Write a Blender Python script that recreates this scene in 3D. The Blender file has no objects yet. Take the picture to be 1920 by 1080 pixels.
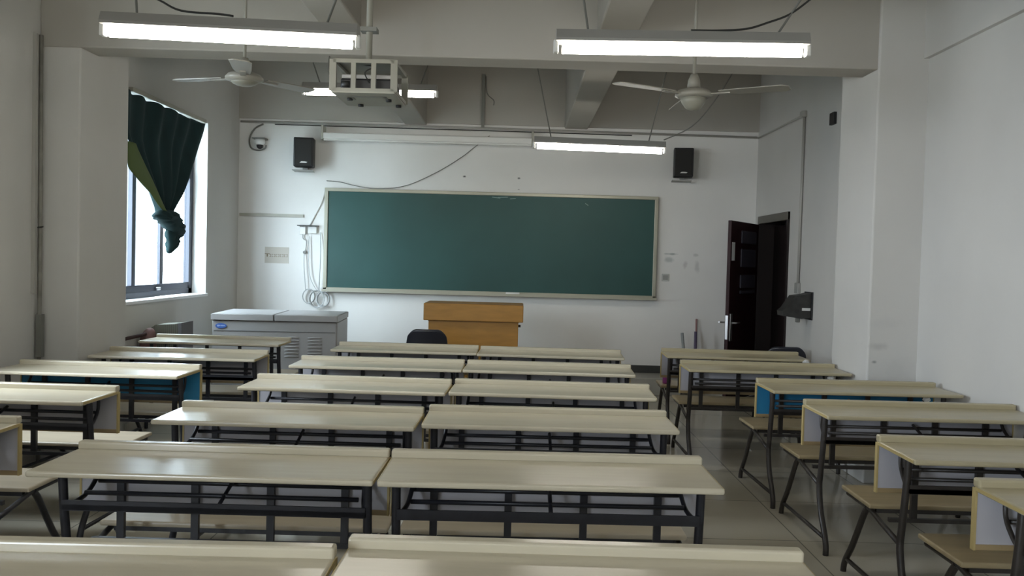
import bpy, bmesh, math, random
from mathutils import Vector, Matrix
random.seed(7)
S = bpy.context.scene
COL = S.collection

# ------------------------------------------------------------------ camera
F = 1629.89
yaw, pitch, roll = -0.00306, 0.03226, 0.02713
cy, sy, cp, sp = math.cos(yaw), math.sin(yaw), math.cos(pitch), math.sin(pitch)
fwd = Vector((-sy*cp, cy*cp, -sp)); rt = Vector((cy, sy, 0)); up = rt.cross(fwd)
c_, s_ = math.cos(roll), math.sin(roll)
R_ = c_*rt + s_*up; U_ = c_*up - s_*rt
cam_d = bpy.data.cameras.new('camera'); cam = bpy.data.objects.new('camera', cam_d); COL.objects.link(cam)
M = Matrix((R_, U_, -fwd)).transposed().to_4x4(); M.translation = (0, 0, 1.52447)
cam.matrix_world = M
cam_d.sensor_width = 36; cam_d.lens = F/1920*36; cam_d.shift_x = -17.8/1920
cam_d.clip_start = 0.05; cam_d.clip_end = 200
S.camera = cam

# ------------------------------------------------------------------ world, exposure
w = bpy.data.worlds.new('overcast'); S.world = w; w.use_nodes = True
bg = w.node_tree.nodes['Background']; bg.inputs[0].default_value = (0.80, 0.90, 1.0, 1); bg.inputs[1].default_value = 17.0
S.view_settings.view_transform = 'Standard'; S.view_settings.look = 'None'
S.view_settings.exposure = 0.9; S.view_settings.gamma = 1; S.view_settings.use_curve_mapping = False
TUBE = 18.0

def portal(loc, sx, sz):
    d = bpy.data.lights.new('window_portal', 'AREA'); d.shape = 'RECTANGLE'; d.size = sx; d.size_y = sz
    d.cycles.is_portal = True
    o = bpy.data.objects.new('window_portal', d); COL.objects.link(o)
    o.location = loc; o.rotation_euler = (math.pi/2, 0, -math.pi/2)   # faces +x, into the room

# ------------------------------------------------------------------ materials
def mat(name, col, rough=.5, metal=0, var=0, vscale=8, stretch=(1, 1, 1), emit=None, es=0, spec=.5, bump=0, trans=0, coat=0):
    m = bpy.data.materials.new(name); m.use_nodes = True
    nt = m.node_tree; b = nt.nodes['Principled BSDF']
    b.inputs['Base Color'].default_value = (*col, 1); b.inputs['Roughness'].default_value = rough
    b.inputs['Metallic'].default_value = metal; b.inputs['Specular IOR Level'].default_value = spec
    b.inputs['Transmission Weight'].default_value = trans
    b.inputs['Coat Weight'].default_value = coat
    if emit: b.inputs['Emission Color'].default_value = (*emit, 1); b.inputs['Emission Strength'].default_value = es
    if var or bump:
        tc = nt.nodes.new('ShaderNodeTexCoord'); mp = nt.nodes.new('ShaderNodeMapping'); mp.inputs['Scale'].default_value = stretch
        nz = nt.nodes.new('ShaderNodeTexNoise'); nz.inputs['Scale'].default_value = vscale; nz.inputs['Detail'].default_value = 5
        nt.links.new(tc.outputs['Object'], mp.inputs[0]); nt.links.new(mp.outputs[0], nz.inputs[0])
        if var:
            r = nt.nodes.new('ShaderNodeValToRGB'); r.color_ramp.elements[0].position = .3; r.color_ramp.elements[1].position = .72
            r.color_ramp.elements[0].color = (*[c*(1-var) for c in col], 1)
            r.color_ramp.elements[1].color = (*[min(1, c*(1+var*.6)) for c in col], 1)
            nt.links.new(nz.outputs['Fac'], r.inputs[0]); nt.links.new(r.outputs[0], b.inputs['Base Color'])
        if bump:
            bp = nt.nodes.new('ShaderNodeBump'); bp.inputs['Strength'].default_value = bump; bp.inputs['Distance'].default_value = .01
            nt.links.new(nz.outputs['Fac'], bp.inputs['Height']); nt.links.new(bp.outputs[0], b.inputs['Normal'])
    return m

def add_marks(m, marks, dirt=None):
    """marks: (x,y,z, rx,ry,rz, colour, strength) soft stains at fixed places on the wall (world metres)."""
    nt = m.node_tree; b = nt.nodes['Principled BSDF']
    src = b.inputs['Base Color'].links[0].from_socket if b.inputs['Base Color'].links else None
    tc = nt.nodes.new('ShaderNodeTexCoord')
    if src is None:
        rgb = nt.nodes.new('ShaderNodeRGB'); rgb.outputs[0].default_value = b.inputs['Base Color'].default_value[:]; src = rgb.outputs[0]
    nz = nt.nodes.new('ShaderNodeTexNoise'); nz.inputs['Scale'].default_value = 14; nz.inputs['Detail'].default_value = 6
    nt.links.new(tc.outputs['Object'], nz.inputs[0])
    for (x, y, z, rx, ry, rz, colr, st) in marks:
        mp = nt.nodes.new('ShaderNodeMapping'); mp.inputs['Scale'].default_value = (1/rx, 1/ry, 1/rz)
        mp.inputs['Location'].default_value = (-x/rx, -y/ry, -z/rz)
        nt.links.new(tc.outputs['Object'], mp.inputs[0])
        ln = nt.nodes.new('ShaderNodeVectorMath'); ln.operation = 'LENGTH'; nt.links.new(mp.outputs[0], ln.inputs[0])
        ad = nt.nodes.new('ShaderNodeMath'); ad.operation = 'MULTIPLY_ADD'; ad.inputs[1].default_value = 1.6
        nt.links.new(nz.outputs['Fac'], ad.inputs[0]); nt.links.new(ln.outputs['Value'], ad.inputs[2])
        mr = nt.nodes.new('ShaderNodeMapRange'); mr.inputs['From Min'].default_value = 1.1; mr.inputs['From Max'].default_value = 1.9
        mr.inputs['To Min'].default_value = st; mr.inputs['To Max'].default_value = 0
        nt.links.new(ad.outputs[0], mr.inputs['Value'])
        mx = nt.nodes.new('ShaderNodeMixRGB'); mx.inputs[2].default_value = (*colr, 1)
        nt.links.new(mr.outputs[0], mx.inputs[0]); nt.links.new(src, mx.inputs[1]); src = mx.outputs[0]
    nt.links.new(src, b.inputs['Base Color'])

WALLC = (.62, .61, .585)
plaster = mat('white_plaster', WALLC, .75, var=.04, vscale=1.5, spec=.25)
plaster_front_lit = mat('white_plaster_front_lit', (.80, .795, .77), .7, var=.04, vscale=1.5, spec=.25)  # front wall's stronger light put into a paler colour than the other walls
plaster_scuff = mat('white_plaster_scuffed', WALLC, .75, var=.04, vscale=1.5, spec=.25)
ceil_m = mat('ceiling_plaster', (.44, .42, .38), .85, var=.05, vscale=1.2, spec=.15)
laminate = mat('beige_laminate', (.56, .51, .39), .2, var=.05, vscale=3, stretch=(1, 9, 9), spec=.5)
laminate_dim = mat('beige_laminate_dim', (.45, .395, .26), .26, var=.07, vscale=3, stretch=(1, 9, 9), spec=.5)  # right column's weaker light put into a darker beige
edge_m = mat('ochre_edge_band', (.46, .36, .16), .45)
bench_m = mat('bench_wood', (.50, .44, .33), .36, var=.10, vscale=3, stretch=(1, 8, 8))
bench_dim = mat('bench_wood_dim', (.36, .29, .17), .36, var=.12, vscale=3, stretch=(1, 8, 8))  # right column benches, the same dimness put into the wood colour
panel_m = mat('lavender_white_board', (.45, .445, .485), .5, var=.06, vscale=3)
panel_blue = mat('blue_board', (.02, .20, .40), .45, var=.15, vscale=4)
trim_m = mat('brown_panel_trim', (.34, .25, .13), .5, var=.15, vscale=6)
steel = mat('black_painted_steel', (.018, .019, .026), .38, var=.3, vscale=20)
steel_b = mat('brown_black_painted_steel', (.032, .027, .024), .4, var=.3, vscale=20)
white_pl = mat('white_plastic', (.75, .75, .72), .4)
grey_pl = mat('grey_plastic', (.34, .34, .32), .5)
cage_metal = mat('cage_paint', (.27, .265, .225), .5, var=.08, vscale=6)
cream_metal = mat('cream_painted_metal', (.42, .41, .35), .5, var=.08, vscale=6)
black_pl = mat('black_plastic', (.012, .012, .014), .45)
dark_grille = mat('dark_grille', (.02, .019, .018), .8)
tube_m = mat('lit_tube', (1, 1, 1), .3, emit=(1.0, .955, .86), es=TUBE)
housing_m = mat('lamp_housing_paint', (.33, .32, .295), .5)
chrome = mat('brushed_steel', (.6, .6, .6), .3, metal=.9)
wire_m = mat('dark_cable', (.03, .03, .028), .5)
wire_g = mat('grey_cable', (.20, .20, .18), .5)
pipe_m = mat('painted_conduit', (.42, .41, .38), .5)
green_m = mat('chalkboard_green', (.024, .085, .078), .5, var=.14, vscale=1.2, spec=.45)
alu = mat('aluminium_frame', (.42, .41, .33), .4, metal=.35)
frame_dark = mat('dark_window_frame', (.018, .022, .04), .4)
sill_m = mat('white_sill', (.8, .8, .8), .4)
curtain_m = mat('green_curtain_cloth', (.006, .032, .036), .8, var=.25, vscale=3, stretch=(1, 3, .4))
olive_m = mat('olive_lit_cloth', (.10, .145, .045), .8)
freezer_m = mat('grey_freezer_enamel', (.30, .29, .285), .4, var=.06, vscale=2)
freezer_lid = mat('pale_freezer_lid', (.50, .50, .50), .35)
lectern_m = mat('orange_wood_veneer', (.42, .21, .045), .35, var=.14, vscale=3, stretch=(1.5, 8, 8))
door_m = mat('maroon_wood', (.030, .008, .010), .5, spec=.25, var=.25, vscale=4, stretch=(6, 6, 1))
door_p = mat('door_panel_reflection', (.075, .070, .095), .35)  # bluish reflection on the maroon panels put into their colour
paper_m = mat('paper', (.68, .68, .66), .7)
notice_m = mat('yellowed_paper', (.56, .53, .47), .7)
ink_m = mat('ink_band', (.22, .18, .12), .7)
floor_stone = None

def floor_material():
    m = bpy.data.materials.new('polished_floor_tiles'); m.use_nodes = True; nt = m.node_tree; b = nt.nodes['Principled BSDF']
    tc = nt.nodes.new('ShaderNodeTexCoord')
    br = nt.nodes.new('ShaderNodeTexBrick'); br.offset = 0; br.inputs['Scale'].default_value = 1
    br.inputs['Brick Width'].default_value = .8; br.inputs['Row Height'].default_value = .8; br.inputs['Mortar Size'].default_value = .004
    br.inputs['Color1'].default_value = (.52, .485, .40, 1); br.inputs['Color2'].default_value = (.50, .47, .385, 1); br.inputs['Mortar'].default_value = (.24, .23, .2, 1)
    nt.links.new(tc.outputs['Object'], br.inputs[0])
    nz = nt.nodes.new('ShaderNodeTexNoise'); nz.inputs['Scale'].default_value = 2.2; nz.inputs['Detail'].default_value = 6
    nt.links.new(tc.outputs['Object'], nz.inputs[0])
    mx = nt.nodes.new('ShaderNodeMixRGB'); mx.blend_type = 'MULTIPLY'; mx.inputs[0].default_value = .2
    nt.links.new(br.outputs[0], mx.inputs[1]); nt.links.new(nz.outputs['Fac'], mx.inputs[2]); nt.links.new(mx.outputs[0], b.inputs['Base Color'])
    mr = nt.nodes.new('ShaderNodeMapRange'); mr.inputs['To Min'].default_value = .08; mr.inputs['To Max'].default_value = .17
    nt.links.new(nz.outputs['Fac'], mr.inputs['Value']); nt.links.new(mr.outputs[0], b.inputs['Roughness'])
    return m
floor_m = floor_material()

# ------------------------------------------------------------------ mesh helpers
class MB:
    def __init__(s): s.bm = bmesh.new(); s.smooth = False
    def box(s, x0, x1, y0, y1, z0, z1, bev=0, seg=2, mt=None):
        t = bmesh.new(); bmesh.ops.create_cube(t, size=1)
        for v in t.verts: v.co = Vector(((x0+x1)/2+v.co.x*(x1-x0), (y0+y1)/2+v.co.y*(y1-y0), (z0+z1)/2+v.co.z*(z1-z0)))
        if bev: bmesh.ops.bevel(t, geom=t.edges[:], offset=bev, segments=seg, profile=.5, affect='EDGES')
        s._merge(t, mt); return s
    def _merge(s, t, mt=None):
        if mt is not None: t.transform(mt)
        me = bpy.data.meshes.new('tmp'); t.to_mesh(me); t.free(); s.bm.from_mesh(me); bpy.data.meshes.remove(me)
    def tube(s, pts, r, n=8, smooth=0, closed=False, flat=None):
        P = [Vector(p) for p in pts]
        if smooth: P = catmull(P, smooth, closed)
        rings = []; m = len(P); prev = None
        for i, p in enumerate(P):
            a = P[(i-1) % m] if (closed or i > 0) else p; b = P[(i+1) % m] if (closed or i < m-1) else p
            d = (b-a).normalized()
            if prev is None:
                u = d.cross(Vector((0, 0, 1)));
                if u.length < .1: u = d.cross(Vector((0, 1, 0)))
                u.normalize()
            else:
                u = (prev - d*prev.dot(d)).normalized()
            prev = u; v = d.cross(u)
            rr = r[i*len(r)//m] if isinstance(r, (list, tuple)) else r
            rings.append([s.bm.verts.new(p + u*rr*math.cos(2*math.pi*k/n) + v*rr*math.sin(2*math.pi*k/n)) for k in range(n)])
        for i in range(m-1 + (1 if closed else 0)):
            A, B = rings[i], rings[(i+1) % m]
            for k in range(n):
                f = s.bm.faces.new((A[k], A[(k+1) % n], B[(k+1) % n], B[k])); f.smooth = n > 5
        if not closed:
            s.bm.faces.new(rings[0][::-1]); s.bm.faces.new(rings[-1])
        return s
    def lathe(s, prof, cx=0, cy=0, n=24, axis='z', smooth=True):
        rings = []
        for (r, h) in prof:
            rg = []
            for k in range(n):
                a = 2*math.pi*k/n
                if axis == 'z': co = (cx+r*math.cos(a), cy+r*math.sin(a), h)
                else: co = (h, cx+r*math.cos(a), cy+r*math.sin(a))
                rg.append(s.bm.verts.new(co))
            rings.append(rg)
        for A, B in zip(rings, rings[1:]):
            for k in range(n):
                f = s.bm.faces.new((A[k], A[(k+1) % n], B[(k+1) % n], B[k])); f.smooth = smooth
        s.bm.faces.new(rings[0][::-1]); s.bm.faces.new(rings[-1]); return s
    def prism(s, poly, h0, h1, plane='xy'):
        def mk(p, h): return {'xy': (p[0], p[1], h), 'yz': (h, p[0], p[1]), 'xz': (p[0], h, p[1])}[plane]
        a = [s.bm.verts.new(mk(p, h0)) for p in poly]; b = [s.bm.verts.new(mk(p, h1)) for p in poly]
        n = len(poly); s.bm.faces.new(a[::-1]); s.bm.faces.new(b)
        for k in range(n): s.bm.faces.new((a[k], a[(k+1) % n], b[(k+1) % n], b[k]))
        return s
    def sheet(s, fn, nu, nv, thick=0):
        g = [[s.bm.verts.new(fn(i/nu, j/nv)) for j in range(nv+1)] for i in range(nu+1)]
        for i in range(nu):
            for j in range(nv):
                f = s.bm.faces.new((g[i][j], g[i+1][j], g[i+1][j+1], g[i][j+1])); f.smooth = True
        return s
    def build(s, name, m, parent=None, solid=0, label=None):
        bmesh.ops.recalc_face_normals(s.bm, faces=s.bm.faces[:])
        me = bpy.data.meshes.new(name); s.bm.to_mesh(me); s.bm.free(); me.materials.append(m)
        o = bpy.data.objects.new(name, me); COL.objects.link(o)
        if parent: o.parent = parent
        if solid:
            md = o.modifiers.new('Solidify', 'SOLIDIFY'); md.thickness = solid; md.offset = 0
        if label: o['label'] = label
        return o

def catmull(P, k, closed=False):
    out = []; n = len(P)
    for i in range(n if closed else n-1):
        p0 = P[(i-1) % n] if (closed or i > 0) else P[i]; p1 = P[i]; p2 = P[(i+1) % n]
        p3 = P[(i+2) % n] if (closed or i+2 < n) else P[(i+1) % n]
        for j in range(k):
            t = j/k
            out.append(.5*((2*p1)+(-p0+p2)*t+(2*p0-5*p1+4*p2-p3)*t*t+(-p0+3*p1-3*p2+p3)*t**3))
    if not closed: out.append(P[-1])
    return out

def tag(o, label, cat, group=None):
    o['label'] = label; o['category'] = cat
    if group: o['group'] = group
    return o
def thing(name, label, cat, loc=(0, 0, 0), rz=0, group=None):
    o = bpy.data.objects.new(name, None); COL.objects.link(o); o.empty_display_size = .1
    o.location = loc; o.rotation_euler = (0, 0, rz); return tag(o, label, cat, group)
def struct(name, mb, m, parent=None):
    o = mb.build(name, m, parent)
    if not parent: o['kind'] = 'structure'
    return o
def copy_tree(o, parent=None):
    c = o.copy(); COL.objects.link(c)
    if parent: c.parent = parent
    for ch in list(o.children): copy_tree(ch, c)
    return c

# ------------------------------------------------------------------ room shell
XL, XR, YF, YB, ZC = -3.4, 2.83, 10.49, -4.6, 3.85
TW = .24
struct('floor', MB().box(XL-TW, XR+1.6, YB, YF+TW, -.12, 0), floor_m)
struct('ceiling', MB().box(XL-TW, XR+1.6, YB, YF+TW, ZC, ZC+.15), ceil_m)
wf = struct('wall_front', MB().box(XL-TW, XR+1.6, YF, YF+TW, 0, ZC), plaster_front_lit)
add_marks(plaster_front_lit, [(1.83, YF, 1.645, .085, .3, .014, (.10, .16, .14), .55), (1.80, YF, 1.57, .07, .3, .035, (.20, .27, .25), .4),
    (2.00, YF, 1.52, .03, .3, .05, (.30, .25, .25), .3), (2.13, YF, 1.64, .04, .3, .02, (.2, .22, .2), .3), (2.14, YF, 1.5, .035, .3, .08, (.25, .26, .25), .3),
    (-.689, YF, 2.508, .022, .3, .014, (.05, .05, .05), .9), (-.035, YF, 2.506, .022, .3, .014, (.05, .05, .05), .9), (-.035, YF, 2.37, .018, .3, .010, (.1, .1, .1), .6)])
struct('wall_back', MB().box(XL-TW, XR+1.6, YB-TW, YB, 0, ZC), plaster)
# left wall with the seen window (y 7.50-9.44) and the window beside the camera
Z0, Z1 = 1.07, 2.905
wins = [(-3.6, -1.4), (4.2, 5.1), (7.50, 9.44)]
mb = MB(); ys = [YB] + [v for p in wins for v in p] + [YF]
for a, b in zip(ys[0::2], ys[1::2]): mb.box(XL-TW, XL, a, b, 0, ZC)
for a, b in wins:
    mb.box(XL-TW, XL, a, b, 0, Z0-.03); mb.box(XL-TW, XL, a, b, Z1, ZC)
struct('wall_left', mb, plaster)
# right wall with the doorway (y 9.15-10.30)
DY0, DY1, DZ = 9.15, 10.30, 2.11
mb = MB().box(XR, XR+TW, YB, DY0, 0, ZC).box(XR, XR+TW, DY1, YF, 0, ZC).box(XR, XR+TW, DY0, DY1, DZ, ZC)
struct('wall_right', mb, plaster)
# pillars and beams
def pillar(name, x0, x1, y0, y1, m): return struct(name, MB().box(x0, x1, y0, y1, 0, ZC, bev=.012), m)
pillar('trim_1', XL-.02, -3.12, 6.165, 6.92, plaster)
pillar('trim_2', 2.48, XR+.02, 6.13, 6.83, plaster_scuff)
add_marks(plaster_scuff, [(2.55, 6.13, .98, .07, .3, .03, (.35, .35, .34), .4), (2.68, 6.13, .80, .13, .3, .12, (.5, .5, .49), .25), (2.53, 6.13, .87, .022, .3, .012, (.12, .12, .12), .6), (2.6, 6.13, 1.15, .14, .3, .05, (.5, .5, .5), .25)])
struct('trim_3', MB().box(XL, XR, 6.15, 6.43, 2.93, ZC+.01, bev=.01), ceil_m)
struct('trim_4', MB().box(.50, .775, YB, 6.15, 3.11, ZC+.01, bev=.012).box(.50, .775, 6.43, YF, 3.11, ZC+.01, bev=.012), ceil_m)
struct('trim_5', MB().box(-1.42, -1.155, YB, 6.15, 3.11, ZC+.01, bev=.012).box(-1.42, -1.155, 6.43, YF, 3.11, ZC+.01, bev=.012), ceil_m)
struct('trim_6', MB().box(XR-.035, XR, YB, 6.13, 3.01, ZC+.01), plaster)
struct('trim_7', MB().box(XL, XR, .9, 1.18, 2.93, ZC+.01), ceil_m)
struct('trim_8', MB().box(XL, XR, YF-.03, YF, 3.13, ZC+.01), ceil_m)  # upper front wall, its dimness put in with the darker ceiling colour
# teaching step and dark skirting above it
step_m = mat('step_tiles', (.36, .35, .31), .4, var=.08, vscale=3)
struct('trim_9', MB().box(-3.39, 1.9, 10.0, YF, 0, .2, bev=.008), step_m)
struct('baseboard_front', MB().box(-3.39, 1.9, YF-.012, YF, .2, .29), mat('dark_skirting', (.045, .047, .045), .35))
struct('baseboard_right', MB().box(XR-.012, XR, 6.84, DY0-.05, 0, .1), mat('dark_skirting_side', (.06, .06, .06), .35))
# corridor behind the doorway, its darkness put into the colours
dark_in = mat('corridor_darkness', (.02, .012, .012), .8)
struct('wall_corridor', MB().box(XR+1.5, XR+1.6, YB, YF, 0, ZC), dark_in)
struct('doorway_dark_sheet', MB().box(XR+.16, XR+.20, DY0+.02, DY1-.02, 0, 2.0, bev=.004), mat('doorway_darkness', (.010, .004, .004), .6))  # added sheet, black to stand in for the unlit corridor

# window_1: sliding window in the left wall
wx = XL-.18
w1 = MB()
w1.box(wx-.03, wx+.03, 7.50, 9.44, Z0, Z0+.055).box(wx-.03, wx+.03, 7.50, 9.44, Z1-.05, Z1)
w1.box(wx-.03, wx+.03, 7.50, 7.55, Z0, Z1).box(wx-.03, wx+.03, 9.345, 9.44, Z0, Z1)
win = struct('window_1', w1, frame_dark)
MB().box(wx-.02, wx+.02, 7.99, 8.065, Z0+.05, 2.30).build('sash_stile', frame_dark, win)
MB().box(wx-.03, wx+.0, 8.665, 8.745, Z0+.05, 2.30).build('sash_stile', frame_dark, win)
MB().box(wx-.03, wx+.03, 7.55, 9.35, 2.30, 2.36).build('transom_bar', frame_dark, win)
MB().box(wx-.015, wx+.025, 7.55, 9.35, Z0+.05, Z0+.12).build('bottom_rail', frame_dark, win)
MB().box(wx+.03, wx+.05, 8.50, 8.58, Z0+.06, Z0+.09, bev=.005).build('latch', chrome, win)
glass = mat('window_glass', (.95, .97, 1), .02, trans=1)
nt = glass.node_tree; tb = nt.nodes.new('ShaderNodeBsdfTransparent'); gb = nt.nodes.new('ShaderNodeBsdfGlossy'); gb.inputs['Roughness'].default_value = .02
tb.inputs[0].default_value = (.9, .94, .95, 1)
mxs = nt.nodes.new('ShaderNodeMixShader'); mxs.inputs[0].default_value = .05
nt.links.new(tb.outputs[0], mxs.inputs[1]); nt.links.new(gb.outputs[0], mxs.inputs[2]); nt.links.new(mxs.outputs[0], nt.nodes['Material Output'].inputs[0])
for a, b in ((7.55, 7.99), (8.065, 8.665), (8.745, 9.345)): MB().box(wx-.012, wx-.008, a, b, Z0+.12, 2.30).build('pane', glass, win)
MB().box(wx-.012, wx-.008, 7.55, 9.345, 2.36, Z1-.05).build('pane', glass, win)
MB().box(XL-.15, XL+.02, 7.46, 9.46, Z0-.03, Z0, bev=.004).build('window_sill', sill_m, win)
# window_2 and window_3: the off-picture windows of the same wall
for i, (a, b) in enumerate(wins[:2]):
    q = MB().box(wx-.03, wx+.03, a, b, Z0, Z0+.06).box(wx-.03, wx+.03, a, b, Z1-.06, Z1).box(wx-.03, wx+.03, a, a+.06, Z0, Z1).box(wx-.03, wx+.03, b-.06, b, Z0, Z1)
    q.box(wx-.03, wx+.03, (a+b)/2-.03, (a+b)/2+.03, Z0, Z1)
    struct('window_%d' % (i+2), q, frame_dark)
for a, b in wins: portal((XL-TW-.02, (a+b)/2, (Z0+Z1)/2), b-a, Z1-Z0)

# outside: pale neighbouring wall and ground
nb = mat('outside_render', (.030, .032, .034), .9, var=.12, vscale=.8)
tag(MB().box(-14, -9, 6, 21.5, -4, 9).build('building', nb), 'pale grey building wall seen outside through the left window pane', 'building')
struct('floor_outside', MB().box(-60, -3.75, -40, 80, -4.2, -4), mat('outside_ground', (.3, .32, .3), .9))

# door_1: the open maroon leaf, with frame
fr = MB().box(XR-.02, XR+TW, DY0, DY0+.05, 0, DZ).box(XR-.02, XR+TW, DY1-.05, DY1, 0, DZ)
d1 = struct('door_1', fr, mat('dark_jamb', (.014, .007, .007), .6))
MB().box(XR-.025, XR+.03, DY0, DY1, 2.025, DZ).build('transom_board', mat('dusty_transom', (.13, .12, .10), .5), d1)
leaf = bpy.data.objects.new('door_leaf', None); COL.objects.link(leaf)
lw = .97
ang = math.atan2(9.47-10.27, 2.29-2.80)
leaf.parent = d1; leaf.location = (2.79, 10.25, 0); leaf.rotation_euler = (0, 0, ang)
MB().box(0, lw, -.02, .02, .01, 2.015, bev=.004).build('leaf_board', door_m, leaf)
# the side facing the camera is local +y
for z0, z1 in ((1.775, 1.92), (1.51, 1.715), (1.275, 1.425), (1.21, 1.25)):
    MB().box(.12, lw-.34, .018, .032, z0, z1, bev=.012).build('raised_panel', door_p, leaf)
MB().box(lw-.10, lw-.035, .018, .032, .70, 1.0, bev=.004).build('lock_plate', chrome, leaf)
MB().box(lw-.10, lw-.035, -.032, -.018, .70, 1.0, bev=.004).build('lock_plate', chrome, leaf)
MB().tube([(lw-.065, .03, .90), (lw-.065, .08, .90), (lw-.18, .085, .90)], .010, 8).build('door_handle', chrome, leaf)
MB().tube([(lw-.065, -.03, .90), (lw-.065, -.08, .90), (lw-.0, -.085, .905)], .010, 8).build('door_handle', chrome, leaf)
MB().box(lw-.006, lw+.003, -.014, .014, .72, .98).build('lock_face', chrome, leaf)
tg = MB().box(-.0, .001, 0, .001, 0, .001)
tg.bm.free()
nt_ = MB().box(lw-.13, lw-.035, .019, .022, 1.58, 1.78).build('door_notice', mat('white_notice', (.85, .85, .85), .6)); 
nt_.matrix_world = Matrix.Translation((2.79, 10.25, 0)) @ Matrix.Rotation(ang, 4, 'Z')
tag(nt_, 'small white paper notice taped to the edge of the open maroon door', 'notice')

# ------------------------------------------------------------------ chalkboard, wall things
t = thing('chalkboard', 'long dark green chalkboard in aluminium frame on the front wall', 'chalkboard', (-.353, YF, 0))
MB().box(-1.965, 1.965, -.045, -.01, 1.12, 2.30).build('writing_surface', green_m, t)
fm = MB().box(-2.0, 2.0, -.06, -.005, 2.285, 2.325, bev=.006).box(-2.0, -1.955, -.06, -.005, 1.09, 2.30, bev=.006).box(1.955, 2.0, -.06, -.005, 1.09, 2.30, bev=.006).box(-2.0, 2.0, -.06, -.005, 1.09, 1.135, bev=.006)
fm.build('frame', alu, t)
MB().box(-2.0, 2.0, -.12, -.05, 1.085, 1.10, bev=.003).box(-2.0, 2.0, -.125, -.115, 1.085, 1.115).build('chalk_tray', alu, t)
chalk = mat('chalk_smear', (.25, .35, .33), .9)
sm = MB()
for (x, z, l, a) in ((-.30, 2.262, .10, .1), (-.22, 2.268, .12, -.05), (-.10, 2.255, .07, -.1), (1.14, 2.21, .045, .6)):
    sm.box(-l/2, l/2, -.0465, -.045, -.004, .004, mt=Matrix.Translation((x+.353 if x < 1 else x, 0, z)) @ Matrix.Rotation(a, 4, 'Y'))
sm.build('chalk_marks', chalk, t)
tag(MB().box(-.155, .01, 10.375, 10.425, 1.1005, 1.135, bev=.006).build('board_eraser', white_pl), 'white board eraser lying on the chalk tray', 'eraser')

def speaker(x, yawd, label):
    t = thing('wall_speaker', label, 'speaker', (x, YF-.17, 2.72), math.radians(yawd), 'wall speakers above the chalkboard')
    MB().box(-.115, .115, -.09, .09, -.17, .17, bev=.012).build('cabinet', black_pl, t)
    MB().box(-.098, .098, -.098, -.088, -.155, .155, bev=.005).build('grille', dark_grille, t)
    MB().prism([(-.04, -.128), (.035, -.128), (.05, -.118), (.02, -.112), (-.02, -.112)], -.102, -.097, 'xz').build('badge', white_pl, t)
    MB().box(-.13, .10, -.07, .17, -.215, -.205).box(-.03, .03, .09, .165, -.205, .05).build('bracket', grey_pl, t)
speaker(-2.575, 6, 'black box speaker on front wall left of the long screen case')
speaker(1.905, -8, 'black box speaker on front wall above right end of chalkboard')

t = thing('projection_screen', 'long white rolled-up projection screen case above the chalkboard', 'projector screen', (-1.13, 10.34, 2.925))
MB().box(-1.24, 1.25, -.045, .045, -.035, .04, bev=.012).build('case', white_pl, t)
MB().box(-1.22, 1.23, -.02, .02, -.05, -.034).build('bottom_bar', white_pl, t)
for x in (-1.235, 1.245): MB().box(x-.012, x+.012, -.05, .118, -.045, .12).build('end_bracket', cream_metal, t)

t = thing('security_camera', 'small white ceiling-mount camera with a looping cable, top left of front wall', 'camera', (-3.13, YF, 2.84))
MB().box(-.075, .075, -.16, 0, .035, .05).build('bracket', wire_g, t)
MB().lathe([(.0, .034), (.06, .034), (.062, -.01), (.045, -.03), (.0, -.035)], 0, -.08, 20).build('housing', white_pl, t)
MB().lathe([(.0, -.03), (.04, -.03), (.035, -.06), (.015, -.078), (.0, -.08)], 0, -.08, 16).build('lens_dome', black_pl, t)
MB().tube([(.02, -.02, .225), (-.08, -.02, .17), (-.14, -.025, .05), (-.12, -.03, -.06), (-.03, -.04, -.09), (.05, -.05, -.07), (.07, -.06, -.03)], .010, 8, 6).build('cable', wire_g, t)

# conduits
tag(MB().tube([(XL+.02, YF-.02, 3.09), (-.5, YF-.045, 3.085), (XR-.03, YF-.045, 3.062)], .013, 8).build('conduit_pipe', pipe_m), 'thin conduit running along the top of the front wall', 'conduit')
tag(MB().tube([(-2.97, YF-.022, 3.065), (-.5, YF-.06, 3.055), (1.3, YF-.06, 3.045)], .006, 6).build('cable', wire_m), 'thin black cable running just under the front wall conduit', 'cable')
t = thing('wall_conduit', 'grey conduit on right wall dropping to a small box beside the doorway', 'conduit', (0, 0, 0))
MB().tube([(XR-.018, YF-.06, 3.055), (XR-.018, 8.76, 3.055)], .010, 8).tube([(XR-.018, 8.75, 3.06), (XR-.018, 8.76, 1.36)], .014, 8).build('pipe', pipe_m, t)
MB().box(XR-.05, XR, 8.72, 8.80, 3.03, 3.09, bev=.004).build('elbow_box', pipe_m, t)
MB().box(XR-.035, XR, 8.72, 8.82, 1.26, 1.37, bev=.006).build('switch_box', grey_pl, t)
tag(MB().box(-3.38, -2.61, YF-.022, YF, 1.962, 1.998, bev=.003).build('cable_trunking', cream_metal), 'short horizontal white cable trunking on front wall beside the window corner', 'trunking')
t = thing('socket_box', 'small white socket box with a dark shelf strip left of chalkboard', 'socket', (-2.545, YF, 1.86))
MB().box(-.12, .12, -.10, 0, .0, .010).build('top_strip', wire_m, t)
MB().box(-.10, -.03, -.05, 0, -.10, -.005, bev=.005).build('plug', white_pl, t)
MB().box(-.005, .10, -.04, 0, -.085, -.005, bev=.005).build('socket', white_pl, t)
MB().tube([(-.065, -.03, -.09), (-.06, -.03, -.15), (-.02, -.03, -.18), (-.03, -.02, -.27), (-.045, -.02, -.31)], .006, 6, 5).build('lead', grey_pl, t)
MB().box(-.06, -.02, -.04, -.01, -.33, -.30, bev=.006).build('lead_end', wire_g, t)
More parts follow.
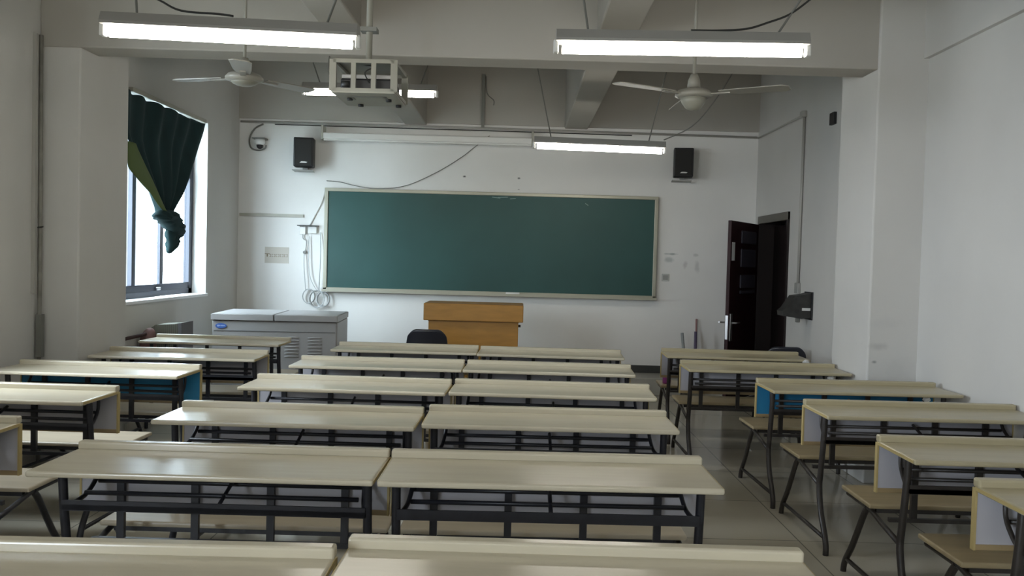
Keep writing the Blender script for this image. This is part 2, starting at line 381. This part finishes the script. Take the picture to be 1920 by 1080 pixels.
MB().tube([(.01, -.012, .01), (.14, -.012, .27), (.19, -.012, .42)], .008, 6).build('upper_cable', white_pl, t)
cw = mat('white_cable', (.50, .52, .52), .5)
t = thing('cable_coil', 'loops of pale cable hanging on the wall below chalkboard left end', 'cable coil', (-2.42, 10.44, .99))
for dx, dz, rr in ((-.10, .03, .085), (.0, 0, .10), (.075, .0, .08)):
    for k in range(3):
        a0 = random.random()*6; e = 1+.08*random.uniform(-1, 1)
        MB().tube([(dx+rr*e*math.cos(a)*.9, .012*k-.02, dz+rr*e*math.sin(a)*1.05) for a in [a0+i*math.pi/8 for i in range(16)]], .0045, 6, 0, True).build('cable_loop', cw, t)
MB().tube([(-.14, -.0, .09), (-.165, 0, .4), (-.17, .02, .56)], .005, 6, 4).build('riser', cw, t)
MB().tube([(.0, -.0, .09), (-.10, 0, .3), (-.115, .02, .75)], .005, 6, 4).build('riser', cw, t)
MB().tube([(.02, -.0, .09), (.03, 0, .5), (.02, .03, .80)], .006, 6, 4).build('riser', cw, t)

t = thing('wall_notice', 'yellowed paper notice with one dark printed line, left of chalkboard', 'notice', (-2.925, YF, 1.50))
MB().box(-.145, .145, -.004, 0, -.095, .10).build('sheet', notice_m, t)
lt = MB().box(-.145, -.085, -.0055, -.003, .012, .020).box(-.122, -.108, -.0055, -.003, -.018, .014)
for k in range(9):
    x = -.088+k*.025
    lt.box(x, x+.019, -.0055, -.003, -.018, -.013).box(x, x+.019, -.0055, -.003, .008, .013).box(x+(.003 if k % 2 else .012), x+(.007 if k % 2 else .016), -.0055, -.003, -.018, .012)
lt.build('lettering', ink_m, t)
t = thing('light_switch', 'small pale wall switch right of the chalkboard', 'switch', (1.765, YF, 1.36))
MB().box(-.045, .045, -.012, 0, -.045, .045, bev=.004).build('plate', mat('switch_plate', (.50, .51, .48), .5), t)
MB().box(-.03, .03, -.016, -.010, -.028, .028, bev=.003).build('rocker', grey_pl, t)
# loose wire on the front wall
tag(MB().tube([(-.40, YF-.02, 3.0), (-.588, YF-.02, 2.849), (-.75, YF-.02, 2.72), (-1.0, YF-.02, 2.56), (-1.3, YF-.02, 2.41), (-1.49, YF-.03, 2.352), (-1.62, YF-.068, 2.335), (-1.8, YF-.068, 2.332), (-2.0, YF-.03, 2.36), (-2.18, YF-.02, 2.40), (-2.34, YF-.02, 2.41)], .005, 6, 5).build('cable', wire_g),
    'loose grey cable drooping from screen case to top edge of chalkboard', 'cable')
# vertical bar at the ceiling of the front wall
t = thing('ceiling_hanger', 'slim metal hanger bar on upper front wall above the chalkboard centre', 'hanger', (0, 0, 0))
MB().box(-.50, -.465, YF-.075, YF-.04, 3.09, 3.72).build('bar', wire_g, t)
MB().tube([(-.46, YF-.05, 3.70), (-.44, YF-.05, 3.5), (-.36, YF-.05, 3.42), (-.36, YF-.05, 3.36)], .006, 6, 4).build('cord', wire_g, t)
tag(MB().box(XR-.03, XR, 7.89, 8.0, 2.83, 2.94, bev=.004).build('wall_box', black_pl), 'tiny black box high on right wall just beyond the pillar', 'wall box')

# black wall device beside the door
t = thing('wall_device', 'black wedge-shaped device with white tag on right wall beside the doorway', 'wall device', (XR, 8.44, 1.14))
MB().prism([(-.015, .14), (-.015, -.10), (-.10, -.11), (-.28, -.085), (-.285, -.04), (-.25, -.01), (-.17, .11), (-.07, .125)], -.09, .10, 'xz').build('body', mat('dusty_black', (.035, .034, .032), .5, var=.4, vscale=12), t)
MB().box(-.015, 0, -.11, .12, -.12, .15, bev=.004).build('mounting_plate', black_pl, t)
MB().box(-.10, -.02, -.0935, -.089, -.03, -.005).build('tag', white_pl, t)
MB().box(-.13, -.09, -.02, .02, -.15, -.10, bev=.008).build('knob', wire_g, t)

# pipe by left pillar
t = thing('wall_pipe', 'grey vertical pipe in the corner beside the left pillar', 'pipe', (0, 0, 0))
MB().tube([(-3.37, 6.12, 0), (-3.37, 6.12, 1.85), (-3.375, 6.12, 3.0)], .014, 8).build('pipe', mat('dirty_pipe', (.26, .25, .22), .6, var=.3, vscale=8), t)
MB().box(-3.40, -3.375, 6.06, 6.09, 1.2, 3.0).build('channel', pipe_m, t)
MB().box(-3.385, -3.345, 6.10, 6.14, .75, 1.05).build('lower_sleeve', wire_g, t)
MB().tube([(-3.38, 6.11, 1.66), (-3.33, 6.08, 1.665)], .006, 6).build('clip', wire_m, t)

# ------------------------------------------------------------------ curtain
t = thing('curtain', 'dark green curtain knotted at its lower end, hanging across the left window', 'curtain', (0, 0, 0))
def lerp(a, b, u): return a+(b-a)*u
def tab(T, z):
    for (y0, z0), (y1, z1) in zip(T, T[1:]):
        if z >= z1: return lerp(y0, y1, (z0-z)/(z0-z1))
    return T[-1][0]
TL = [(7.26, 2.87), (7.28, 2.50), (7.38, 2.38), (7.55, 2.24), (7.68, 2.14), (7.84, 2.0), (7.98, 1.88), (8.0, 1.84)]
TO = [(7.24, 2.45), (7.24, 2.20), (7.46, 2.10), (7.66, 2.02), (7.82, 1.92), (7.98, 1.86), (8.0, 1.84)]
TR = [(9.16, 2.87), (9.09, 2.75), (8.95, 2.56), (8.82, 2.38), (8.68, 2.21), (8.53, 2.07), (8.27, 1.90), (8.22, 1.84)]
def cur(u, v):
    z = lerp(2.86, 1.85, v); y = lerp(tab(TL, z), tab(TR, z), u)
    if v < .05: z += .009*math.sin(u*38)
    amp = lerp(.018, .038, v)
    x = XL+.05 + amp*math.sin(u*34+2*v) + .015*math.sin(u*13+1) + .03*v
    return (x, y, z)
MB().sheet(cur, 110, 44).build('cloth', curtain_m, t, solid=.004)
def cur2(u, v):  # turned-over hem along the left edge; daylight put into its olive colour
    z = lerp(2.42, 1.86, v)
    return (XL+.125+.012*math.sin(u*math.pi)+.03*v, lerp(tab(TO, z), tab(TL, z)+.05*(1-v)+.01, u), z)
MB().sheet(cur2, 8, 24).build('turned_hem', olive_m, t, solid=.004, label='olive green turned-over hem lit by daylight')
def blob(name, outline, xc, th, k=4):
    P = catmull([Vector((0, y, z)) for y, z in outline], k, True); c = sum(P, Vector())/len(P); b = MB(); rings = []
    for f, sc in ((-1, .45), (-.8, .75), (-.4, .95), (0, 1), (.4, .95), (.8, .75), (1, .45)):
        rings.append([b.bm.verts.new((xc+f*th*(1+.2*math.sin(i*1.7)), c.y+(p.y-c.y)*sc, c.z+(p.z-c.z)*sc)) for i, p in enumerate(P)])
    n = len(P)
    for A, B in zip(rings, rings[1:]):
        for q in range(n): b.bm.faces.new((A[q], A[(q+1) % n], B[(q+1) % n], B[q])).smooth = True
    b.bm.faces.new(rings[0][::-1]); b.bm.faces.new(rings[-1]); return b.build(name, curtain_m, t)
blob('knot', [(7.80, 1.83), (7.88, 1.885), (8.05, 1.90), (8.22, 1.89), (8.34, 1.82), (8.44, 1.74), (8.40, 1.67), (8.22, 1.68), (8.05, 1.74), (7.90, 1.79)], XL+.13, .07)
blob('tail', [(8.12, 1.72), (8.30, 1.74), (8.47, 1.69), (8.35, 1.655), (8.37, 1.60), (8.28, 1.53), (8.15, 1.495), (8.14, 1.60)], XL+.11, .045)
tag(MB().box(XL-.005, XL+.055, 7.5, 9.25, 2.875, 2.915, bev=.004).build('curtain_rail', cream_metal), 'pale curtain rail fixed above the left window', 'curtain rail')

# ------------------------------------------------------------------ lamps
def lamp(p0, p1, rods, label, rod_r=.006, flip=0):
    p0, p1 = Vector(p0), Vector(p1); c = (p0+p1)/2; L = (p1-p0).length/2
    t = thing('tube_lamp', label, 'ceiling lamp', c, 0, 'hanging fluorescent tube lamps')
    d = (p1-p0).normalized(); tilt = math.asin(d.z); t.rotation_euler = (0, -tilt, math.atan2(d.y, d.x))
    MB().prism([(-.052, .020), (-.052, .034), (-.034, .078), (.034, .078), (.052, .034), (.052, .020)], -L, L, 'yz').build('housing', housing_m, t)
    MB().tube([(-L+.03, 0, -.012), (L-.03, 0, -.012)], .023, 14).build('tube', tube_m, t)
    for s in (-1, 1):
        MB().box(s*L-.012, s*L+.012, -.022, .022, -.032, .030, bev=.005).build('lamp_holder', white_pl, t)
    inv = t.rotation_euler.to_matrix().inverted()
    for s, q in zip((-1, 1), rods):
        a = Vector((s*(L-.16), 0, .06)); b = inv @ (Vector(q)-c)
        MB().tube([a, b], rod_r, 6).build('hanger_rod', wire_g, t)
    return t
lamp((.15, 4.3, 2.575), (1.385, 4.3, 2.590), [(.10, 4.3, ZC), (1.98, 4.3, ZC)], 'lit tube lamp hanging nearest the camera on the right')
lamp((-2.02, 4.2, 2.572), (-.80, 4.2, 2.545), [(-1.95, 4.2, ZC), (-.52, 4.2, ZC)], 'lit tube lamp hanging nearest the camera on the left')
lamp((.105, 8.15, 2.600), (1.33, 8.15, 2.582), [(.0, 8.15, ZC), (1.44, 8.15, ZC)], 'lit tube lamp hanging in front of the chalkboard, right of screen case')
lamp((-2.03, 8.05, 3.020), (-.80, 8.05, 3.028), [(-2.15, 8.05, ZC), (-.70, 8.05, ZC)], 'lit tube lamp half hidden behind the hanging projector cage')
# unseen lamps added above and behind the camera for light from behind
lamp((.15, .2, 2.58), (1.385, .2, 2.58), [(.10, .2, ZC), (1.5, .2, ZC)], 'added unseen tube lamp behind the camera on the right')
lamp((-2.02, .2, 2.58), (-.80, .2, 2.58), [(-1.95, .2, ZC), (-.52, .2, ZC)], 'added unseen tube lamp behind the camera on the left')
lamp((.15, -3.0, 2.58), (1.385, -3.0, 2.58), [(.10, -3.0, ZC), (1.5, -3.0, ZC)], 'added unseen tube lamp at the back of the room on the right')
lamp((-2.02, -3.0, 2.58), (-.80, -3.0, 2.58), [(-1.95, -3.0, ZC), (-.52, -3.0, ZC)], 'added unseen tube lamp at the back of the room on the left')
# loose supply wires
tag(MB().tube([(1.9, 4.3, 3.35), (1.52, 4.3, 2.95), (1.386, 4.3, 2.835), (1.289, 4.3, 2.762), (1.186, 4.3, 2.72), (1.083, 4.3, 2.687), (.94, 4.3, 2.674), (.81, 4.3, 2.672)], .0055, 6, 5).build('cable', wire_m), 'black cable drooping onto the nearest right tube lamp', 'cable')
tag(MB().tube([(-2.3, 4.2, 3.1), (-1.9, 4.2, 2.79), (-1.756, 4.2, 2.719), (-1.649, 4.2, 2.671), (-1.47, 4.2, 2.660), (-1.40, 4.2, 2.652)], .0055, 6, 5).build('cable', wire_m), 'black cable drooping onto the nearest left tube lamp', 'cable')
tag(MB().tube([(2.1, 8, 3.845), (1.98, 8, 3.45), (1.892, 8, 3.268), (1.791, 8, 3.096), (1.651, 8, 2.898), (1.509, 8, 2.763), (1.31, 8.12, 2.675)], .006, 6, 5).build('cable', wire_g), 'grey cable rising from chalkboard lamp towards the right ceiling', 'cable')

# ------------------------------------------------------------------ fans
fan_w = mat('fan_enamel', (.27, .26, .225), .4)
def fan(x, y, z, angs, label, dp=1, R=.6):
    t = thing('ceiling_fan', label, 'ceiling fan', (x, y, z), 0, 'three-blade ceiling fans')
    MB().tube([(0, 0, .10), (0, 0, ZC-z)], .011, 8).build('down_rod', fan_w, t)
    MB().lathe([(.0, .14), (.022, .14), (.038, .10), (.042, .055), (.0, .055)], 0, 0, 20).build('canopy', fan_w, t)
    MB().lathe([(.0, .05), (.05, .05), (.10, .035), (.118, .015), (.118, .0), (.09, -.012), (.0, -.012)], 0, 0, 28).build('motor', fan_w, t)
    MB().lathe([(.0, -.010), (.085, -.012), (.072, -.012-.033*dp), (.05, -.012-.062*dp), (.03, -.012-.075*dp), (.0, -.012-.078*dp)], 0, 0, 24).build('lower_cover', mat('fan_cover', (.24, .235, .195), .4), t)
    for a in angs:
        m = Matrix.Rotation(math.radians(a), 4, 'Z') @ Matrix.Rotation(math.radians(-5), 4, 'X')
        b = MB(); pr = [(.17, -.045), (.30, -.058), (.56, -.068), (.60, -.04), (.60, .04), (.56, .062), (.30, .052), (.17, .04)]
        b.prism(pr, .012, .018); b.bm.transform(m @ Matrix.Diagonal((R/.6, 1, 1, 1))); bl = b.build('blade', fan_w, t)
        b = MB(); b.box(.10, .24, -.018, .018, .004, .012); b.bm.transform(Matrix.Rotation(math.radians(a), 4, 'Z')); b.build('blade_iron', fan_w, bl)
fan(1.085, 5.6, 2.60, (-152, -28, 90), 'three-blade ceiling fan on the right, blades spread level')
fan(-1.79, 5.6, 2.625, (-75, 50, 162), 'three-blade ceiling fan on the left, beside the hanging projector cage', .35, .52)

# ------------------------------------------------------------------ projector cage
t = thing('projector_cage', 'cream metal security cage hanging from the ceiling by a pole', 'projector cage', (-.955, 5.2, 2.50), math.radians(-1))
cg = MB()
X0, X1, Y0, Y1, Zt = -.182, .182, 0, .42, .185
for x in (X0, X1):
    for y in (Y0, Y1): cg.box(x-.020, x+.020, y-.012, y+.012, 0, Zt)
for y in (Y0, Y1):
    cg.box(X0, X1, y-.012, y+.012, -.004, .016); cg.box(X0, X1, y-.012, y+.012, Zt-.02, Zt)
for x in (X0, X1): cg.box(x-.012, x+.012, Y0, Y1, -.004, .016).box(x-.012, x+.012, Y0, Y1, Zt-.02, Zt)
cg.build('frame', cage_metal, t)
for x in (-.06, .06): MB().box(x-.014, x+.014, -.01, .01, .012, Zt-.02).build('bar', cage_metal, t)
MB().box(X0, X1, Y0, Y1, Zt, Zt+.006).build('top_plate', cage_metal, t)
bp_ = MB().box(X0-.005, X1+.005, Y0-.01, Y1+.01, -.012, -.004)
bpo = bp_.build('bottom_plate', mat('cage_plate', (.30, .295, .25), .5), t)
MB().box(-.10, .12, .10, .12, -.0165, -.011).box(-.10, -.085, .10, .20, -.0165, -.011).box(.105, .12, .10, .20, -.0165, -.011).build('slot', wire_g, bpo)
for x, y in ((-.115, .17), (.12, .19), (-.09, .38), (.15, .38)):
    MB().lathe([(.0, -.012), (.018, -.012), (.018, -.026), (.0, -.026)], x, y, 14).build('foot', black_pl, t)
MB().tube([(-.0, .15, Zt), (-.0, .15, ZC-2.5)], .020, 12).build('pole', cage_metal, t)
MB().box(-.05, .05, .11, .19, .385, .41).build('pole_collar', wire_g, t)
pj = thing('projector', 'dark projector body visible inside the hanging cream cage', 'projector', (-.955, 5.26, 2.517), math.radians(-1))
MB().box(-.155, .16, .02, .30, 0, .075, bev=.010).build('body', black_pl, pj)
MB().box(-.15, .155, .03, .29, .075, .10, bev=.006).build('top_cover', mat('pale_top', (.5, .49, .48), .5), pj)
MB().lathe([(.0, -.14), (.022, -.14), (.022, -.10), (.0, -.10)], .015, .035, 14, axis='x').build('connector', wire_m, pj)
MB().tube([(.02, .02, .05), (.0, -.02, .10), (.04, -.0, .13), (.05, .02, .10)], .004, 6, 5).build('lead', wire_m, pj)
tag(MB().tube([(-1.14, 5.25, 2.56), (-1.20, 5.5, 2.63), (-1.32, 5.9, 2.76), (-1.36, 6.10, 2.90)], .007, 6, 5).build('cable', wire_g), 'grey cable leading from projector cage towards the ceiling beam', 'cable')

# ------------------------------------------------------------------ chest freezer
fa = math.radians(3.5)
t = thing('chest_freezer', 'grey chest freezer with two pale lids and blue badge, in front left corner', 'freezer', (-2.44, 8.70, 0), fa)
fz = MB().box(-.62, .62, .03, .80, .06, .84, bev=.012); fz.build('body', freezer_m, t)
MB().box(-.60, .60, .06, .78, 0, .07).build('plinth', black_pl, t)
MB().box(-.625, -.012, .0, .82, .845, .905, bev=.005).build('lid', freezer_m, t)
MB().box(.0, .625, .0, .82, .845, .905, bev=.005).build('lid', freezer_m, t)
MB().box(-.61, -.02, .012, .80, .9045, .909).box(.008, .61, .012, .80, .9045, .909).build('lid_top', freezer_lid, t)
MB().box(-.60, .60, .024, .032, .735, .741).build('groove', mat('groove', (.12, .12, .12), .6), t)
bd = MB().prism([(-.53+.055*math.cos(a)*1.0, .785+.026*math.sin(a)) for a in [i*math.pi/10 for i in range(20)]], .020, .0295, 'xz').build('badge', mat('blue_badge', (.05, .12, .38), .4), t)
q = MB().box(-.565, -.55, .018, .0202, .778, .794)
for k in range(4): q.box(-.545+k*.014, -.536+k*.014, .018, .0202, .782, .792)
q.build('badge_lettering', mat('badge_letters', (.35, .45, .65), .4), bd)
vn = mat('vent_slat', (.42, .41, .41), .4)
for cx in (.17, .40):
    g = MB()
    for k in range(7): g.tube([(cx-.07, .028, .68-k*.032), (cx-.03, .020, .685-k*.032), (cx+.03, .020, .685-k*.032), (cx+.07, .028, .68-k*.032)], .005, 6)
    g.build('vent', vn, t)

# ------------------------------------------------------------------ lectern
t = thing('lectern', 'orange-brown wooden lectern with wide overhanging top, below the chalkboard', 'lectern', (-.47, 9.12, 0), 0)
MB().box(-.475, .475, .05, .52, .0, .87, bev=.004).build('body', lectern_m, t)
MB().box(-.525, .525, .0, .57, .865, 1.045, bev=.008).build('top_box', lectern_m, t)
MB().box(-.478, .478, .040, .052, .855, .868).build('shade_strip', mat('veneer_shade', (.25, .12, .03), .4), t)  # shade under the overhanging top, built as a darker strip
MB().tube([(.475, .25, .81), (.50, .25, .81)], .014, 10).build('knob', black_pl, t)

# ------------------------------------------------------------------ chairs
vin = mat('dark_vinyl', (.022, .024, .034), .28)
def chair(x, y, rz, label, ztop):
    t = thing('padded_chair', label, 'chair', (x, y, 0), rz, 'black padded chairs at the front')
    b = MB()
    def bk(u, v):
        a = (u-.5)*2; z0 = .50; h = ztop-z0
        wv = .205*(1-.10*v**3)
        zz = z0+h*v
        if abs(a) > .55: zz -= (abs(a)-.55)**2*.35*v
        return (a*wv, -.02-.05*v+.06*a*a, zz)
    b.sheet(bk, 20, 14); o = b.build('backrest', vin, t, solid=.04)
    md = o.modifiers.new('Subsurf', 'SUBSURF'); md.levels = 1; md.render_levels = 1
    MB().box(-.21, .21, .03, .45, .43, .49, bev=.025, seg=3).build('seat', vin, t)
    for sx in (-1, 1):
        MB().tube([(sx*.17, -.02, .60), (sx*.17, 0, .42), (sx*.19, -.03, .02), (sx*.19, -.035, .0)], .012, 8).build('leg', steel, t)
        MB().tube([(sx*.17, .40, .43), (sx*.19, .43, .0)], .012, 8).build('leg', steel, t)
chair(-.875, 8.40, 0.06, 'black padded chair standing in front of the wooden lectern', .835)
chair(2.575, 8.32, -.05, 'black padded chair by the right wall below the doorway', .765)

# broom and dustpan
t = thing('broom', 'broom with pinkish handle leaning on front wall left of the open door', 'broom', (2.13, 10.30, 0))
MB().tube([(.0, 0, .12), (.02, .15, .87)], .012, 8).build('handle', mat('pink_brown_handle', (.30, .17, .17), .5), t)
MB().box(-.12, .12, -.03, .03, 0, .14, bev=.01).build('bristles', mat('bristles', (.25, .18, .07), .9), t)
t = thing('mop', 'short mop with dark purple and ochre handle beside the pinkish broom', 'mop', (2.07, 10.16, 0))
MB().tube([(.02, 0, .10), (.02, .02, .74)], .018, 8).build('handle', mat('purple_handle', (.10, .08, .14), .5), t)
MB().box(-.08, .10, -.05, .05, 0, .12, bev=.02).build('head', mat('mop_head', (.35, .32, .26), .9), t)
t = thing('dustpan', 'grey long-handled dustpan leaning by the step, left of the broom', 'dustpan', (1.88, 10.12, .2))
MB().tube([(.10, 0, .03), (.05, .06, .52)], .018, 8).build('handle', mat('grey_handle', (.30, .32, .32), .5), t)
MB().box(-.12, .12, -.11, .05, 0, .03, bev=.01).box(-.12, .12, .03, .05, 0, .10, bev=.004).build('pan', grey_pl, t)

# ------------------------------------------------------------------ desks
W2 = .596
def make_desk(kind, label, grp):
    """kind: (top material, panel material)"""
    top, pan = kind
    st = steel_b if top is laminate_dim else steel; bs = bench_dim if top is laminate_dim else bench_m
    t = thing('student_desk', label, 'desk', (0, 0, 0), 0, grp)
    o = MB().box(-W2, W2, -.40, -.012, .736, .758, bev=.008, seg=3).build('tabletop', top, t)
    MB().box(-W2-.0015, -W2+.004, -.385, -.02, .742, .754).build('edge_band', edge_m, o)
    MB().box(W2-.004, W2+.0015, -.385, -.02, .742, .754).build('edge_band', edge_m, o)
    MB().box(-W2, W2, -.045, 0, .752, .786, bev=.008, seg=3).build('ledge', top, t)
    p = MB().box(-W2+.004, W2-.004, -.022, -.006, .545, .745).build('front_panel', pan, t) if pan else None
    if p: MB().box(-W2+.002, W2-.002, -.024, -.003, .525, .547, bev=.003).build('panel_trim', trim_m, p)
    for s in ((-1, 1) if p else ()): MB().box(s*(W2-.003)-.004, s*(W2-.003)+.004, -.025, -.002, .525, .75).build('panel_edge', edge_m, p)
    lx = .55
    for s in (-1, 1):
        x = s*lx
        MB().tube([(x, -.24, .739), (x, -.225, .58), (x, -.20, .42), (x, -.19, .33), (x, -.225, .21), (x, -.29, .11), (x, -.318, .05), (x, -.32, 0)], .0165, 8, 5).build('leg', st, t)
        MB().tube([(x, .17, .405), (x, .22, .35), (x, .34, .17), (x, .43, .06), (x, .45, 0)], .0155, 8, 5).build('bench_leg', st, t)
        MB().tube([(x, -.30, .085), (x, .42, .075)], .011, 8).build('foot_rail', st, t)
        MB().tube([(x, -.195, .345), (x, .0, .375), (x, .15, .405), (x, .42, .405)], .012, 8).build('seat_rail', st, t)
        # curved shelf bracket
        MB().tube([(s*.505, -.06, .739), (s*.505, -.055, .70), (s*.51, -.075, .65), (s*.52, -.14, .605), (s*.54, -.22, .590)], .009, 8, 5).build('shelf_bracket', st, t)
    MB().box(-.565, .565, -.325, -.30, .726, .739).build('front_rail', st, t)
    MB().box(-.55, .55, -.06, -.04, .727, .739).build('rear_rail', st, t)
    for s in (-1, 1): MB().box(s*.55-.012, s*.55+.012, -.34, -.05, .727, .739).build('side_rail', st, t)
    for x in (-.43, -.145, .145, .43):
        MB().box(x-.014, x+.014, -.045, -.026, .41, .72).build('panel_support', st, t)
    for y, zr in ((-.060, .642), (-.165, .624)): MB().tube([(-.505, y, zr), (.505, y, zr)], .009, 6).build('shelf_rod', st, t)
    MB().box(-.545, .545, -.25, -.19, .582, .602).box(-.545, .545, -.25, -.243, .580, .618).build('shelf_lip', st, t)
    MB().tube([(.01, -.055, .66), (.01, -.245, .60)], .008, 6).build('shelf_stay', st, t)
    MB().box(-.54, .54, -.05, -.03, .40, .418).build('lower_rail', st, t)
    MB().box(-W2+.02, W2-.02, .09, .45, .418, .440, bev=.008, seg=3).build('bench_seat', bs, t)
    for y in (.13, .40): MB().box(-.53, .53, y-.011, y+.011, .393, .412).build('bench_rail', st, t)
    return t
RAW = (laminate, panel_m); DIM = (laminate_dim, panel_m); BLUE = (laminate, panel_blue); BLUE_DIM = (laminate_dim, panel_blue); OPEN = (laminate, None)
protos = {}
G = 'two-seat desks with attached benches'
ordw = ['front', 'second', 'third', 'fourth', 'fifth', 'sixth']
desks = []
mid = {'A': (0, (-1.044, 2.208, .6), (.167, 2.288, -.8)), 'B': (1, (-1.074, 3.348, -.35), (.126, 3.347, .6)), 'C': (2, (-1.048, 4.300, -.47), (.163, 4.378, .33)),
       'D': (3, (-.989, 5.33, -1.2), (.220, 5.335, -1.63)), 'E': (4, (-.976, 6.36, .3), (.236, 6.347, -2.0)), 'F': (5, (-.924, 7.442, 0), (.285, 7.38, -2.2))}
rown = {'A': 'at the very bottom of the picture', 'B': 'second row from the camera', 'C': 'third row from the camera', 'D': 'fourth row from the camera', 'E': 'second row from the chalkboard', 'F': 'row nearest the chalkboard'}
for k in 'FEDCBA':
    i, l, r = mid[k]
    desks.append((l, RAW, 'beige desk with bench, middle block left half, ' + rown[k]))
    desks.append((r, RAW, 'beige desk with bench, middle block right half, ' + rown[k]))
Lc = [((-2.594, 7.70, -1.24), OPEN, 'beige open-fronted desk with bench in left column, farthest, in front of the grey freezer'),
      ((-2.49, 6.623, 1.2), RAW, 'beige desk with bench in left column, second from the freezer, beside the pillar'),
      ((-2.656, 5.701, -1.24), BLUE, 'beige desk with blue front panel in the left column'),
      ((-2.748, 4.726, -1.2), RAW, 'beige desk with bench in left column, just nearer than the blue-panelled desk'),
      ((-2.753, 3.791, 0), RAW, 'beige desk with bench at the left picture edge, nearest of left column')]
Rc = [((1.862, 7.619, -1.8), DIM, 'dim-toned beige desk with bench in right column, farthest, before the dark doorway'),
      ((1.862, 6.732, -.62), DIM, 'dim-toned beige desk with bench in right column, second from the door'),
      ((2.187, 5.769, .76), BLUE_DIM, 'dim-toned beige desk with blue front panel in the right column'),
      ((2.216, 4.892, .37), DIM, 'dim-toned beige desk with bench in right column, just nearer than the blue-panelled desk'),
      ((2.221, 3.882, -.6), DIM, 'dim-toned beige desk with bench in right column, second nearest the camera'),
      ((2.255, 3.115, 0), DIM, 'dim-toned beige desk with bench at bottom right corner, nearest of right column')]
desks += Lc + Rc
dobj = {}
for (x, y, a), kind, lab in desks:
    key = id(kind)
    if key not in protos:
        o = make_desk(kind, lab, G); protos[key] = o
    else:
        o = copy_tree(protos[key]); o['label'] = lab
    o.location = (x, y, 0); o.rotation_euler = (0, 0, math.radians(a)); dobj[lab] = o

# crumpled tissue wads under the right column table edges
def wad(loc, s, label):
    b = MB(); bmesh.ops.create_icosphere(b.bm, subdivisions=3, radius=s)
    for v in b.bm.verts: v.co *= 1+.28*math.sin(v.co.x*190)*math.cos(v.co.y*230+v.co.z*150); v.co.z *= .7
    for f in b.bm.faces: f.smooth = True
    o = b.build('tissue_wad', paper_m); o.location = loc
    tag(o, label, 'tissue', 'white tissue wads under the right desks')
wad((2.575, 5.42, .72), .022, 'white tissue wad tucked under the blue-panelled dim-toned beige desk, near right')
wad((2.315, 6.37, .72), .022, 'white tissue wad tucked under the second dim-toned beige desk from the door')
wad((2.40, 7.18, .742), .026, 'white tissue wad at right end of the farthest dim-toned beige desk')

# magenta bottle on the farthest right bench, floor reflection built as a white sliver
t = thing('drink_bottle', 'magenta plastic bottle standing on the farthest right bench', 'bottle', (1.365, 7.86, .4402))
MB().lathe([(.0, 0), (.036, 0), (.038, .02), (.038, .12), (.030, .15), (.016, .165), (.0, .165)], 0, 0, 18).build('bottle_body', mat('magenta_plastic', (.36, .06, .30), .4), t)
MB().lathe([(.0, .165), (.018, .165), (.018, .19), (.0, .19)], 0, 0, 14).build('cap', grey_pl, t)
tag(MB().prism([(1.93, 7.12), (1.955, 7.115), (1.965, 7.22), (1.94, 7.225)], .001, .004).build('floor_reflection', paper_m), 'white floor reflection built as a thin sliver in the right aisle', 'paper')

# things on the bench of the farthest left desk
rib = mat('ribbed_grey_cloth', (.16, .155, .13), .9)
nt = rib.node_tree; tc = nt.nodes.new('ShaderNodeTexCoord'); wv = nt.nodes.new('ShaderNodeTexWave'); wv.inputs['Scale'].default_value = 18; wv.inputs['Distortion'].default_value = 1
cr = nt.nodes.new('ShaderNodeValToRGB'); cr.color_ramp.elements[0].color = (.12, .12, .095, 1); cr.color_ramp.elements[1].color = (.20, .20, .165, 1)
nt.links.new(tc.outputs['Object'], wv.inputs[0]); nt.links.new(wv.outputs['Fac'], cr.inputs[0]); nt.links.new(cr.outputs[0], nt.nodes['Principled BSDF'].inputs['Base Color'])
t = thing('cloth_bundle', 'grey-green ribbed bundle standing behind the farthest left desk, by the wall', 'bundle', (0, 0, 0))
MB().prism([(-3.30, .441), (-3.34, .70), (-3.34, .80), (-3.27, .85), (-3.10, .86), (-3.045, .87), (-3.035, .441)], 7.84, 8.10, 'xz').build('cloth', rib, t)
MB().prism([(-3.05, .442), (-3.065, .868), (-3.032, .874), (-3.028, .442)], 7.83, 8.11, 'xz').build('end_band', mat('grey_band', (.17, .17, .19), .8), t)
b = MB(); bmesh.ops.create_icosphere(b.bm, subdivisions=3, radius=1)
for v in b.bm.verts:
    x, y, z = v.co; v.co = Vector((-3.305+.075*x, 7.765+.06*y, .64+.185*math.copysign(abs(z)**.6, z)+.03*x)) 
for f in b.bm.faces: f.smooth = True
bag = thing('brown_bag', 'small reddish brown bag at left end of the ribbed bundle', 'bag', (0, 0, 0))
b.build('pouch', mat('brown_cloth', (.20, .11, .10), .7, var=.3, vscale=14), bag)
MB().tube([(-3.38, 7.33, .742), (-3.36, 7.42, .755), (-3.33, 7.56, .765), (-3.29, 7.68, .78)], .016, 8, 5).build('strap', mat('maroon_strap', (.045, .018, .018), .6), bag)
